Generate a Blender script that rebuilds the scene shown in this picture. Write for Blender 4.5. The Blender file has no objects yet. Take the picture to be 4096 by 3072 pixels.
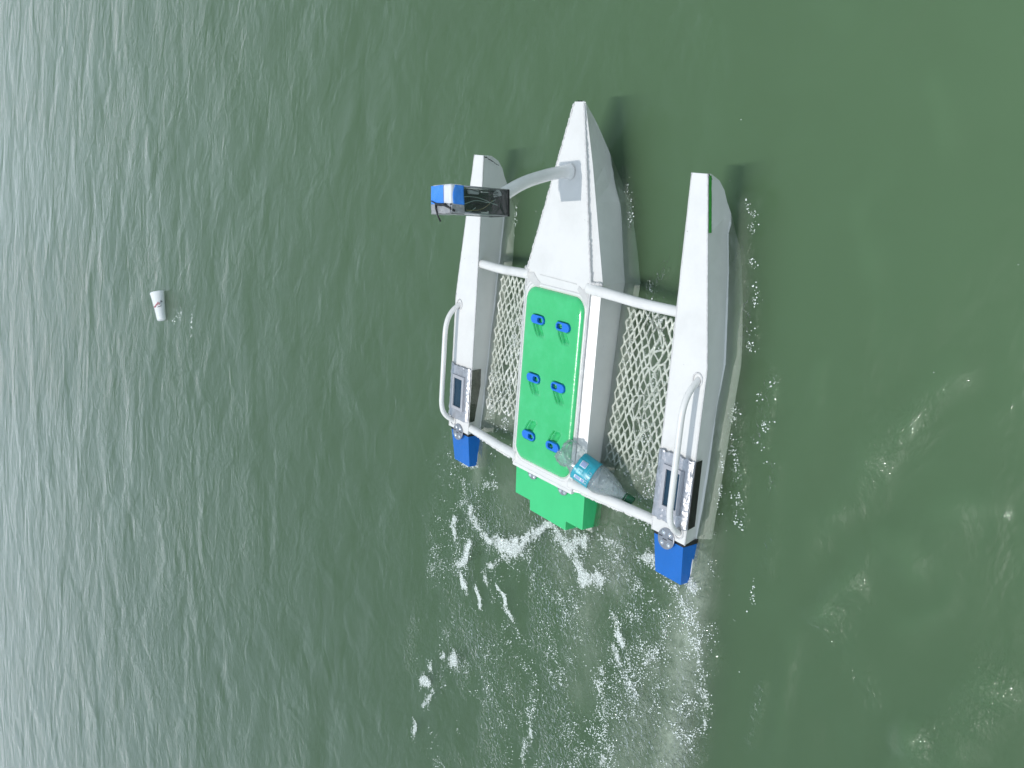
import bpy, bmesh, math, random
import numpy as np
from mathutils import Vector, Matrix

# ------------------------------------------------------------------ camera, sky, sun, exposure
sc = bpy.context.scene
cam_d = bpy.data.cameras.new("camera")
cam = bpy.data.objects.new("camera", cam_d)
sc.collection.objects.link(cam)
F_PX = 3597.126
cam_d.sensor_fit = 'HORIZONTAL'; cam_d.sensor_width = 36.0
cam_d.lens = F_PX / 4096 * 36.0
cam_d.clip_start = 0.05; cam_d.clip_end = 2000
R_, D_, F_ = Vector((0.123212, -0.59513, -0.794128)), Vector((-0.96987, -0.241687, 0.030644)), Vector((-0.210168, 0.766425, -0.606978))
cm = Matrix.Identity(4)
for i in range(3):
    cm[i][0] = R_[i]; cm[i][1] = -D_[i]; cm[i][2] = -F_[i]
cm.translation = Vector((0.94876, -2.26019, 2.07078))
cam.matrix_world = cm
sc.camera = cam

SUN = Vector((-0.235, -0.095, 0.967)).normalized()
world = bpy.data.worlds.new("World"); sc.world = world; world.use_nodes = True
wt = world.node_tree
sky = wt.nodes.new("ShaderNodeTexSky"); sky.sky_type = 'NISHITA'; sky.sun_disc = False
sky.sun_elevation = math.asin(SUN.z); sky.sun_rotation = math.atan2(SUN.x, SUN.y)
sky.air_density = 1.0; sky.dust_density = 0.9; sky.ozone_density = 1.5
bg = wt.nodes["Background"]; bg.inputs["Strength"].default_value = 0.16
hs = wt.nodes.new("ShaderNodeHueSaturation"); hs.inputs["Saturation"].default_value = 0.60   # thin hazy sky
wt.links.new(sky.outputs[0], hs.inputs["Color"]); 
# thin broken cloud: a veil over the clear sky, laid out by direction only
tcw = wt.nodes.new("ShaderNodeTexCoord"); sep = wt.nodes.new("ShaderNodeSeparateXYZ"); wt.links.new(tcw.outputs["Generated"], sep.inputs[0])
zz = wt.nodes.new("ShaderNodeMath"); zz.operation = 'ADD'; wt.links.new(sep.outputs[2], zz.inputs[0]); zz.inputs[1].default_value = 0.35
dv = wt.nodes.new("ShaderNodeVectorMath"); dv.operation = 'DIVIDE'; wt.links.new(tcw.outputs["Generated"], dv.inputs[0]); wt.links.new(zz.outputs[0], dv.inputs[1])
cn = wt.nodes.new("ShaderNodeTexNoise"); cn.inputs["Scale"].default_value = 2.6; cn.inputs["Detail"].default_value = 5; cn.inputs["Roughness"].default_value = 0.6; cn.inputs["Distortion"].default_value = 0.5
wt.links.new(dv.outputs[0], cn.inputs["Vector"])
cr = wt.nodes.new("ShaderNodeMapRange"); cr.inputs[1].default_value = 0.46; cr.inputs[2].default_value = 0.68; cr.inputs[3].default_value = 0.25; cr.inputs[4].default_value = 0.85
wt.links.new(cn.outputs["Fac"], cr.inputs[0])
cmx = wt.nodes.new("ShaderNodeMixRGB"); wt.links.new(cr.outputs[0], cmx.inputs[0]); wt.links.new(hs.outputs[0], cmx.inputs[1]); cmx.inputs[2].default_value = (5.1, 6.5, 7.1, 1)
wt.links.new(cmx.outputs[0], bg.inputs[0])
sd = bpy.data.lights.new("sun", 'SUN'); sd.energy = 2.0; sd.angle = math.radians(0.53); sd.color = (1, 0.97, 0.93)
sun = bpy.data.objects.new("sun", sd); sc.collection.objects.link(sun)
sun.rotation_euler = SUN.to_track_quat('Z', 'Y').to_euler()
sc.view_settings.view_transform = 'Standard'; sc.view_settings.look = 'None'
sc.view_settings.exposure = 0.0; sc.view_settings.gamma = 1.0
try: sc.view_settings.use_curve_mapping = False
except Exception: pass
sc.cycles.max_bounces = 10; sc.cycles.transparent_max_bounces = 24; sc.cycles.volume_bounces = 0
sc.cycles.use_adaptive_sampling = True; sc.cycles.adaptive_threshold = 0.02; sc.cycles.adaptive_min_samples = 16
sc.cycles.sample_clamp_indirect = 6.0
sc.cycles.sample_clamp_direct = 0.0

rnd = random.Random(7)
rng = np.random.default_rng(11)
COL = sc.collection

# ------------------------------------------------------------------ material helpers
def srgb(r, g, b):
    f = lambda c: (c/255/12.92) if c/255 <= 0.04045 else ((c/255+0.055)/1.055)**2.4
    return (f(r), f(g), f(b), 1)

class NT:
    def __init__(s, name):
        s.m = bpy.data.materials.new(name); s.m.use_nodes = True
        s.t = s.m.node_tree; s.t.nodes.clear()
        s.out = s.n("OutputMaterial")
    def n(s, typ, **kw):
        nd = s.t.nodes.new("ShaderNode" + typ)
        for k, v in kw.items():
            if k.startswith("i_"): nd.inputs[k[2:].replace("_", " ")].default_value = v
            else: setattr(nd, k, v)
        return nd
    def l(s, a, b): s.t.links.new(a, b)
    def math(s, op, a, b=None, clamp=False):
        nd = s.n("Math", operation=op, use_clamp=clamp)
        for i, v in enumerate((a, b)):
            if v is None: continue
            if isinstance(v, (int, float)): nd.inputs[i].default_value = v
            else: s.l(v, nd.inputs[i])
        return nd.outputs[0]
    def noise(s, vec, scale, detail=3, rough=0.5, dist=0.0):
        nd = s.n("TexNoise"); nd.inputs["Scale"].default_value = scale; nd.inputs["Detail"].default_value = detail
        nd.inputs["Roughness"].default_value = rough; nd.inputs["Distortion"].default_value = dist
        if vec is not None: s.l(vec, nd.inputs["Vector"])
        return nd.outputs["Fac"]
    def ramp(s, fac, stops):
        nd = s.n("ValToRGB"); e = nd.color_ramp.elements
        while len(e) < len(stops): e.new(0.5)
        for el, (p, c) in zip(e, stops): el.position = p; el.color = c
        s.l(fac, nd.inputs[0]); return nd.outputs[0]

def paint(name, col, rough=0.4, dirt=(0.5, 0.5, 0.5, 1), amount=0.25, scale=9, bump=0.0, bscale=60, metallic=0.0, coat=0.0, speck=0.0):
    k = NT(name); b = k.n("BsdfPrincipled"); k.l(b.outputs[0], k.out.inputs[0])
    tc = k.n("TexCoord").outputs["Object"]
    f = k.ramp(k.noise(tc, scale, 6, 0.65), [(0.42, (0, 0, 0, 1)), (0.78, (1, 1, 1, 1))])
    mx = k.n("MixRGB"); k.l(k.math('MULTIPLY', f, amount), mx.inputs[0]); mx.inputs[1].default_value = col; mx.inputs[2].default_value = dirt
    c = mx.outputs[0]
    if speck:
        v = k.n("TexVoronoi"); v.inputs["Scale"].default_value = 34; k.l(tc, v.inputs["Vector"])
        m = k.math('LESS_THAN', v.outputs["Distance"], 0.055)
        n2 = k.math('GREATER_THAN', k.noise(tc, 12, 1), 0.6)
        m2 = k.n("MixRGB"); k.l(k.math('MULTIPLY', k.math('MULTIPLY', m, n2), speck), m2.inputs[0])
        k.l(c, m2.inputs[1]); m2.inputs[2].default_value = (0.12, 0.1, 0.08, 1); c = m2.outputs[0]
    k.l(c, b.inputs["Base Color"])
    b.inputs["Roughness"].default_value = rough; b.inputs["Metallic"].default_value = metallic
    b.inputs["Coat Weight"].default_value = coat
    if bump:
        bp = k.n("Bump"); bp.inputs["Strength"].default_value = 1.0; bp.inputs["Distance"].default_value = bump
        k.l(k.noise(tc, bscale, 4, 0.6), bp.inputs["Height"]); k.l(bp.outputs[0], b.inputs["Normal"])
    return k.m

M = {}
M['white'] = paint("white_paint", (0.76, 0.745, 0.72, 1), 0.32, (0.50, 0.49, 0.46, 1), 0.30, 7, 0.0012, 25, speck=0.5)
M['weld'] = paint("weld_bead_white", (0.66, 0.65, 0.64, 1), 0.45, (0.3, 0.29, 0.28, 1), 0.5, 60, 0.002, 160)
M['tube'] = paint("tube_white", (0.77, 0.755, 0.73, 1), 0.25, (0.45, 0.44, 0.42, 1), 0.3, 12, 0.0006, 40, speck=0.6)
M['patch'] = paint("glue_patch", (0.62, 0.61, 0.59, 1), 0.3, (0.45, 0.44, 0.42, 1), 0.6, 26, 0.001, 50)
M['lid'] = paint("green_gelcoat", (0.045, 0.50, 0.165, 1), 0.22, (0.09, 0.62, 0.27, 1), 0.5, 14, 0.0007, 90, coat=0.3)
M['green'] = paint("green_sheet", (0.05, 0.56, 0.20, 1), 0.4, (0.03, 0.42, 0.14, 1), 0.3, 10, 0.0004, 80)
M['blue'] = paint("blue_sheet", (0.0, 0.125, 0.47, 1), 0.4, (0.01, 0.17, 0.66, 1), 0.4, 12, 0.0004, 80)
M['latch'] = paint("blue_plastic", (0.010, 0.17, 0.68, 1), 0.35, (0.02, 0.2, 0.7, 1), 0.3, 30)
M['green_tape'] = paint("green_tape", (0.03, 0.36, 0.04, 1), 0.3, (0.1, 0.5, 0.08, 1), 0.5, 60, 0.001, 120)
M['black'] = paint("black_parts_and_shade", (0.008, 0.008, 0.009, 1), 0.5, (0.03, 0.03, 0.03, 1), 0.5, 30)
M['navy'] = paint("dark_panel", (0.006, 0.035, 0.065, 1), 0.25, (0.01, 0.05, 0.09, 1), 0.5, 20)
M['grey'] = paint("grey_frame", (0.42, 0.42, 0.45, 1), 0.4, (0.3, 0.3, 0.33, 1), 0.5, 30, 0.001, 60)
M['steel'] = paint("brushed_steel", (0.36, 0.37, 0.40, 1), 0.35, (0.2, 0.2, 0.22, 1), 0.5, 60, 0.0006, 150, metallic=0.75)
M['bolt'] = paint("bolt_steel", (0.85, 0.85, 0.87, 1), 0.12, (0.5, 0.5, 0.5, 1), 0.4, 80, metallic=1.0)
M['net'] = paint("net_plastic", (0.90, 0.90, 0.86, 1), 0.5, (0.6, 0.64, 0.5, 1), 0.4, 30)
M['foil'] = paint("crinkled_foil", (0.56, 0.56, 0.59, 1), 0.36, (0.30, 0.30, 0.32, 1), 0.6, 40, 0.002, 60, metallic=0.75)
M['foil_dark_reflection'] = paint("foil_side_reflection", (0.20, 0.21, 0.19, 1), 0.25, (0.05, 0.05, 0.05, 1), 0.5, 30, 0.003, 40, metallic=0.85)  # darker copy of the foil with its dark reflection painted in
M['cap_white'] = paint("white_tape", (0.74, 0.74, 0.76, 1), 0.5, (0.6, 0.6, 0.62, 1), 0.4, 40, 0.002, 50)
M['cap_blue'] = paint("blue_tape", (0.045, 0.25, 0.80, 1), 0.5, (0.10, 0.32, 0.80, 1), 0.5, 40, 0.002, 50)
M['cap_grey'] = paint("grey_tape", (0.30, 0.30, 0.31, 1), 0.3, (0.5, 0.5, 0.5, 1), 0.6, 45, 0.004, 60)
M['board'] = paint("dark_circuit", (0.006, 0.02, 0.012, 1), 0.4, (0.02, 0.06, 0.04, 1), 0.6, 60)
M['battery'] = paint("battery_wrap", (0.02, 0.018, 0.018, 1), 0.4, (0.05, 0.04, 0.04, 1), 0.5, 60)
M['wire_w'] = paint("pale_wire", (0.45, 0.55, 0.5, 1), 0.4)
M['wire_y'] = paint("yellow_wire", (0.40, 0.33, 0.12, 1), 0.4)
M['wire_k'] = paint("black_wire", (0.01, 0.01, 0.01, 1), 0.4)
M['label'] = paint("teal_label", (0.025, 0.36, 0.46, 1), 0.3, (0.02, 0.24, 0.33, 1), 0.7, 18, 0.0008, 40)
M['label_white'] = paint("label_print", (0.72, 0.78, 0.86, 1), 0.4)
M['label_grey'] = paint("label_print_blue", (0.33, 0.42, 0.62, 1), 0.4, (0.2, 0.25, 0.5, 1), 0.6, 300)
M['label_pale'] = paint("label_print_pale", (0.22, 0.62, 0.70, 1), 0.4)
M['cap_green'] = paint("dark_green_plastic", (0.004, 0.085, 0.035, 1), 0.3, (0.01, 0.15, 0.06, 1), 0.5, 40)
M['foam_cup'] = paint("polystyrene", (0.80, 0.81, 0.81, 1), 0.6, (0.62, 0.66, 0.66, 1), 0.5, 40, 0.001, 120)
M['red_print'] = paint("red_print", (0.62, 0.16, 0.20, 1), 0.5)
M['black_print'] = paint("black_print", (0.02, 0.02, 0.025, 1), 0.5)

def clear_plastic(name, tint, gloss=0.12, rough=0.08, body=0.15, bodycol=(0.5, 0.55, 0.6, 1), bump=0.003, bscale=40):
    k = NT(name)
    tc = k.n("TexCoord").outputs["Object"]
    bp = k.n("Bump"); bp.inputs["Distance"].default_value = bump; k.l(k.noise(tc, bscale, 3, 0.55, 1.0), bp.inputs["Height"])
    tr = k.n("BsdfTransparent"); tr.inputs[0].default_value = tint
    df = k.n("BsdfDiffuse"); df.inputs[0].default_value = bodycol; k.l(bp.outputs[0], df.inputs["Normal"])
    gl = k.n("BsdfGlossy"); gl.inputs["Roughness"].default_value = rough; k.l(bp.outputs[0], gl.inputs["Normal"])
    m1 = k.n("MixShader"); m1.inputs[0].default_value = body; k.l(tr.outputs[0], m1.inputs[1]); k.l(df.outputs[0], m1.inputs[2])
    fr = k.n("Fresnel"); fr.inputs[0].default_value = 1.5; k.l(bp.outputs[0], fr.inputs["Normal"])
    fac = k.math('ADD', k.math('MULTIPLY', fr.outputs[0], 0.8), gloss*0.3, True)
    m2 = k.n("MixShader"); k.l(fac, m2.inputs[0]); k.l(m1.outputs[0], m2.inputs[1]); k.l(gl.outputs[0], m2.inputs[2])
    k.l(m2.outputs[0], k.out.inputs[0])
    return k.m
M['acrylic'] = clear_plastic("clear_acrylic", (0.84, 0.88, 0.86, 1), 0.1, 0.05, 0.07, (0.35, 0.38, 0.38, 1), 0.002, 25)
M['pet'] = clear_plastic("clear_pet", (0.90, 0.96, 0.98, 1), 0.35, 0.06, 0.16, (0.74, 0.84, 0.87, 1), 0.006, 70)

# ------------------------------------------------------------------ mesh helpers
def link(name, me, mat, parent=None, smooth=False, bevel=0.0):
    o = bpy.data.objects.new(name, me); COL.objects.link(o)
    if mat is not None:
        for m_ in (mat if isinstance(mat, (list, tuple)) else [mat]): me.materials.append(m_)
    if smooth:
        me.polygons.foreach_set('use_smooth', np.ones(len(me.polygons), bool))
    if parent is not None: o.parent = parent
    if bevel:
        b = o.modifiers.new("bevel", 'BEVEL'); b.width = bevel; b.segments = 2; b.limit_method = 'ANGLE'; b.angle_limit = math.radians(25)
    return o

def mesh(name, verts, faces):
    me = bpy.data.meshes.new(name); me.from_pydata([tuple(v) for v in verts], [], [tuple(f) for f in faces])
    me.update(); return me

def recalc(me):
    bm = bmesh.new(); bm.from_mesh(me); bmesh.ops.recalc_face_normals(bm, faces=bm.faces); bm.to_mesh(me); bm.free(); return me

def grid_mesh(name, P):                   # P: (n, m, 3)
    n, m = P.shape[:2]
    i = np.arange(n*m).reshape(n, m)
    f = np.stack([i[:-1, :-1], i[1:, :-1], i[1:, 1:], i[:-1, 1:]], -1).reshape(-1, 4)
    me = bpy.data.meshes.new(name)
    me.vertices.add(n*m); me.vertices.foreach_set("co", P.reshape(-1).astype(np.float32))
    me.loops.add(f.size); me.loops.foreach_set("vertex_index", f.reshape(-1).astype(np.int32))
    me.polygons.add(len(f)); me.polygons.foreach_set("loop_start", np.arange(0, f.size, 4, dtype=np.int32))
    me.polygons.foreach_set("loop_total", np.full(len(f), 4, np.int32))
    me.update(calc_edges=True); return me

def catmull(pts, n=8):
    pts = [Vector(p) for p in pts]; P = [pts[0]*2-pts[1]] + pts + [pts[-1]*2-pts[-2]]; out = []
    for i in range(1, len(P)-2):
        for k in range(n):
            t = k/n; a, b, c, d = P[i-1], P[i], P[i+1], P[i+2]
            out.append(0.5*((2*b)+(c-a)*t+(2*a-5*b+4*c-d)*t*t+(3*b-3*c+d-a)*t**3))
    out.append(pts[-1]); return out

def tube_data(path, rad, seg=16, V=None, F=None, cap=True, wob=0.0):
    V = [] if V is None else V; F = [] if F is None else F
    path = [Vector(p) for p in path]; n = len(path)
    rr = rad if isinstance(rad, (list, tuple)) else [rad]*n
    if len(rr) != n: rr = [float(np.interp(i/(n-1), np.linspace(0, 1, len(rr)), rr)) for i in range(n)]
    t0 = (path[1]-path[0]).normalized(); up = Vector((0, 0, 1)) if abs(t0.z) < 0.9 else Vector((1, 0, 0))
    nrm = t0.cross(up).normalized(); base = len(V)
    for i, p in enumerate(path):
        t = (path[min(i+1, n-1)]-path[max(i-1, 0)]).normalized()
        nrm = (nrm - t*nrm.dot(t)).normalized(); bn = t.cross(nrm)
        for k in range(seg):
            a = 2*math.pi*k/seg; r = rr[i]*(1+wob*(rnd.random()-.5))
            V.append(p+nrm*(math.cos(a)*r)+bn*(math.sin(a)*r))
    for i in range(n-1):
        for k in range(seg):
            F.append((base+i*seg+k, base+i*seg+(k+1) % seg, base+(i+1)*seg+(k+1) % seg, base+(i+1)*seg+k))
    if cap:
        F.append(tuple(base+k for k in range(seg))[::-1]); F.append(tuple(base+(n-1)*seg+k for k in range(seg)))
    return V, F

def tube(name, path, rad, mat, parent, seg=16, n=8, wob=0.0, curve=True):
    pts = catmull(path, n) if curve else path
    V, F = tube_data(pts, rad, seg, wob=wob)
    return link(name, mesh(name, V, F), mat, parent, smooth=True)

def loft(name, sections, mat, parent, bevel=0.0, smooth=False):
    n = len(sections[0]); V = [v for s in sections for v in s]; F = []
    for i in range(len(sections)-1):
        for k in range(n):
            F.append((i*n+k, i*n+(k+1) % n, (i+1)*n+(k+1) % n, (i+1)*n+k))
    F.append(tuple(range(n))[::-1]); F.append(tuple((len(sections)-1)*n+k for k in range(n)))
    return link(name, recalc(mesh(name, V, F)), mat, parent, smooth, bevel)

def prism(name, outline, z0, z1, mat, parent, bevel=0.0, taper=0.0, zf=None):
    """outline: [(x,y)], extruded from z0 to z1; zf(x,y) adds to the top height"""
    n = len(outline); cx = sum(p[0] for p in outline)/n; cy = sum(p[1] for p in outline)/n
    V = [(cx+(x-cx)*(1-taper), cy+(y-cy)*(1-taper), z0) for x, y in outline] + [(x, y, z1+(zf(x, y) if zf else 0)) for x, y in outline]
    F = [tuple(range(n))[::-1], tuple(range(n, 2*n))] + [(k, (k+1) % n, n+(k+1) % n, n+k) for k in range(n)]
    return link(name, recalc(mesh(name, V, F)), mat, parent, False, bevel)

def empty(name, loc=(0, 0, 0), rot=(0, 0, 0)):
    o = bpy.data.objects.new(name, None); COL.objects.link(o); o.location = loc; o.rotation_euler = rot
    o.empty_display_size = 0.1; return o

def tag(o, label=None, category=None, group=None, kind=None):
    for k, v in (("label", label), ("category", category), ("group", group), ("kind", kind)):
        if v: o[k] = v
    return o

_VT = {}
def vnoise(P, scale, seed=0):
    """smooth value noise in [-1,1] for an (..,2) array"""
    if seed not in _VT: _VT[seed] = np.random.default_rng(seed).random((256, 256))*2-1
    T = _VT[seed]
    q = P*scale; i = np.floor(q).astype(int); f = q-i; f = f*f*(3-2*f)
    g = lambda a, b: T[a % 256, b % 256]
    x, y = i[..., 0], i[..., 1]; fx, fy = f[..., 0], f[..., 1]
    return (g(x, y)*(1-fx)+g(x+1, y)*fx)*(1-fy)+(g(x, y+1)*(1-fx)+g(x+1, y+1)*fx)*fy

def fbm(P, scale, octv=4, seed=0, gain=0.5):
    s = 0; a = 1; t = 0
    for o in range(octv): s = s+a*vnoise(P, scale*2**o, seed+o); t += a; a *= gain
    return s/t

# ------------------------------------------------------------------ wake and foam layout, world metres on the water plane
FOAM = [  # polyline, width, strength
 ([(-.324,.532),(-.366,.497),(-.398,.439),(-.401,.388),(-.39,.304),(-.388,.245),(-.334,.164),(-.261,.091),(-.221,.025)], .022, .8),
 ([(-.395,.31),(-.405,.26),(-.37,.2)], .04, 1.0),
 ([(-.418,.262),(-.464,.301),(-.517,.351),(-.551,.376),(-.586,.35)], .014, .7),
 ([(-.47,.502),(-.541,.521),(-.597,.557)], .016, 1.0), ([(-.43,.625),(-.458,.612),(-.488,.606)], .014, 1.0),
 ([(-.634,.549),(-.66,.517),(-.659,.477)], .018, .8), ([(-.643,.408),(-.696,.384)], .017, 1.0),
 ([(-.589,.287),(-.597,.237),(-.66,.177)], .013, .9),
 ([(-.239,-.02),(-.263,-.095),(-.198,-.14)], .035, .9), ([(-.286,-.139),(-.324,-.176),(-.32,-.232),(-.271,-.267)], .03, .95),
 ([(-.397,-.339),(-.466,-.399),(-.513,-.46)], .017, .8), ([(-.717,.778),(-.618,.665)], .02, .35),
 ([(-1.235,.729),(-1.2,.682)], .024, 1.0), ([(-1.117,.691),(-1.129,.689)], .02, .8), ([(-.996,.511),(-1.031,.497)], .024, 1.0),
 ([(-1.029,.59),(-1.011,.572)], .014, .8), ([(-1.328,.687),(-1.225,.632)], .012, .7), ([(-1.451,.758),(-1.513,.738)], .013, .8),
 ([(-.595,-.319),(-.733,-.367),(-.907,-.422)], .03, .45), ([(-.505,-.363),(-.559,-.436),(-.601,-.479)], .02, .6),
 ([(-.936,-.017),(-1.077,-.013),(-1.186,-.013)], .022, .55), ([(-.146,-.527),(-.194,-.583),(-.238,-.646),(-.304,-.682)], .03, .45),
 ([(-.291,-.709),(-.422,-.745),(-.492,-.782),(-.631,-.755)], .022, .45), ([(-.472,-.526),(-.389,-.564),(-.3,-.592)], .016, .5),
 ([(-.149,-.448),(-.142,-.478)], .03, .8), ([(-.21,.452),(-.172,.385)], .022, .5), ([(-.23,.577),(-.296,.564),(-.336,.609)], .016, .35),
 ([(-.18,-.266),(-.224,-.346),(-.248,-.436)], .025, .45), ([(-.15,.52),(-.155,.6)], .015, .6), ([(-.17,-.05),(-.19,.05)], .02, .5),
 ([(-.155,-.24),(-.16,-.33)], .02, .5), ([(-.15,-.58),(-.155,-.66)], .016, .6),
]
AER = [  # pale clouds of air bubbles; strips along the waterlines imitate the hull showing through
 ([(-.02,-.62),(-.142,-.627),(-.311,-.65),(-.513,-.67),(-.75,-.67),(-1.05,-.64)], .085, .95), ([(-.2,-.212),(-.469,-.217),(-.7,-.25)], .09, .35),
 ([(.02,-.283),(-.101,-.302),(-.25,-.33)], .08, .6), ([(-.487,-.55),(-.672,-.528),(-1.0,-.5)], .1, .5),
 ([(.10,-.25),(.09,-.45)], .07, .75), ([(.10,.25),(.08,.46)], .06, .65), ([(.50,-.33),(.15,-.36)], .10, .36), ([(.50,.36),(.15,.34)], .10, .42), ([(.35,-.24),(.1,-.24)], .025, .45),
 ([(.25,.48),(.55,.49),(.9,.475)], .020, .35), ([(-.04,.5),(-.15,.5),(-.2,.5)], .035, .6), ([(-.2,-.05),(-.35,-.08)], .08, .45),
 ([(-.15,.3),(-.3,.2)], .09, .3), ([(.985,-.585),(.85,-.610),(.7,-.645),(.53,-.668),(.345,-.662),(.05,-.655)], .024, .28), ([(1.0,-.07),(.95,-.118),(.67,-.192),(.37,-.208),(.1,-.215)], .022, .25), ([(.95,.50),(.7,.478),(.4,.475),(.1,.475)], .022, .35),
]
TURB = [([(.62,.35),(.05,.35)], .10, .55), ([(.62,-.33),(.05,-.35)], .10, .6), ([(.65,-.30),(.35,-.42),(.05,-.38)], .05, .9),
 ([(.55,.36),(.2,.30)], .04, .9), ([(0,.45),(-.3,.45),(-.8,.4),(-1.5,.3)], .22, .75), ([(-.1,.0),(-.5,-.0),(-1.0,-.1),(-1.5,-.2)], .3, .8),
 ([(0,-.4),(-.4,-.45),(-1.0,-.5),(-1.5,-.5)], .22, .85), ([(-.05,-.64),(-.4,-.70),(-.6,-.72),(-.95,-.72)], .07, 1.0),
 ([(.54,-.775),(.42,-.783),(.36,-.779)], .028, .9), ([(.40,-.68),(.237,-.717),(.102,-.773)], .03, .9), ([(.777,-.333),(.702,-.29)], .03, .9),
 ([(.974,-.590),(.836,-.608),(.739,-.66),(.6,-.68)], .03, .8), ([(1.05,-.09),(.95,-.13),(.85,-.17)], .02, .6),
 ([(.7,-.42),(.9,-.40)], .04, .6), ([(.9,.44),(.6,.46)], .03, .5), ([(-.316,-.948),(-.493,-.947)], .02, .7), ([(.35,-.64),(0,-.66)], .025, .8),
 ([(-.05,-1.1),(-.2,-1.25)], .05, .35), ([(.58,-1.20),(.45,-1.12),(.20,-1.0)], .06, .16), ([(.30,-1.36),(.18,-1.2),(-.03,-1.09)], .07, .16), ([(0,-1.5),(-.4,-1.35)], .06, .2), ([(.3,-.85),(.0,-.88)], .03, .5), ([(-.15,.62),(-.5,.75),(-1.2,.85)], .08, .35)]

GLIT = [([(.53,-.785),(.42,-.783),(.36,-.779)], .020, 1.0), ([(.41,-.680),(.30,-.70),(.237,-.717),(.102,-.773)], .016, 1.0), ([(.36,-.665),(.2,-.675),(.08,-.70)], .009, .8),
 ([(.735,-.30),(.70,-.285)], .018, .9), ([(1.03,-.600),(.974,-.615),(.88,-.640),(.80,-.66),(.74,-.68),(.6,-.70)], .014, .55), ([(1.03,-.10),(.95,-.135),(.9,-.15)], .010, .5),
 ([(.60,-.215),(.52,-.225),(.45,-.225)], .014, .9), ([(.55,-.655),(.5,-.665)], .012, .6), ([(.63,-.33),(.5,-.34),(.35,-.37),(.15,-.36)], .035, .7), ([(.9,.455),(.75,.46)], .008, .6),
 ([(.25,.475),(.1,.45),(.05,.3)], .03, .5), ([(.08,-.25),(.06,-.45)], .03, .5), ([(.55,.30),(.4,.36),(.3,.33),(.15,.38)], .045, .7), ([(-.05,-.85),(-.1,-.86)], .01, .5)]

def seg_d(P, a, b):
    a = np.array(a, float); b = np.array(b, float); ab = b-a
    t = np.clip(((P-a)@ab)/max(ab@ab, 1e-9), 0, 1); d = P-(a+t[..., None]*ab); return np.sqrt((d**2).sum(-1))
def field(P, items):
    out = np.zeros(P.shape[:-1])
    for poly, w, s in items:
        d = np.full(P.shape[:-1], 9.0)
        for a, b in zip(poly[:-1], poly[1:]): d = np.minimum(d, seg_d(P, a, b))
        out = np.maximum(out, s*np.exp(-(d/w)**2))
    return out
def foam_field(P):
    Pw = P + 0.018*np.stack([vnoise(P, 22, 31), vnoise(P, 22, 37)], -1)
    return np.clip(field(Pw, FOAM)*(0.9+0.75*fbm(P, 38, 3, 5)), 0, 1)

# ------------------------------------------------------------------ the water
def spaced(lo, hi, step, far, growth):
    a = list(np.arange(lo, hi+1e-6, step)); s = step; x = hi
    while x < far: s *= growth; x += s; a.append(x)
    s = step; x = lo
    while x > -far: s *= growth; x -= s; a.insert(0, x)
    return np.array(a)
def stretch_coords(k, geo, sx, sy):
    vm = k.n("VectorMath", operation='MULTIPLY'); k.l(geo, vm.inputs[0]); vm.inputs[1].default_value = (sx, sy, 1.0); return vm.outputs[0]

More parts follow.
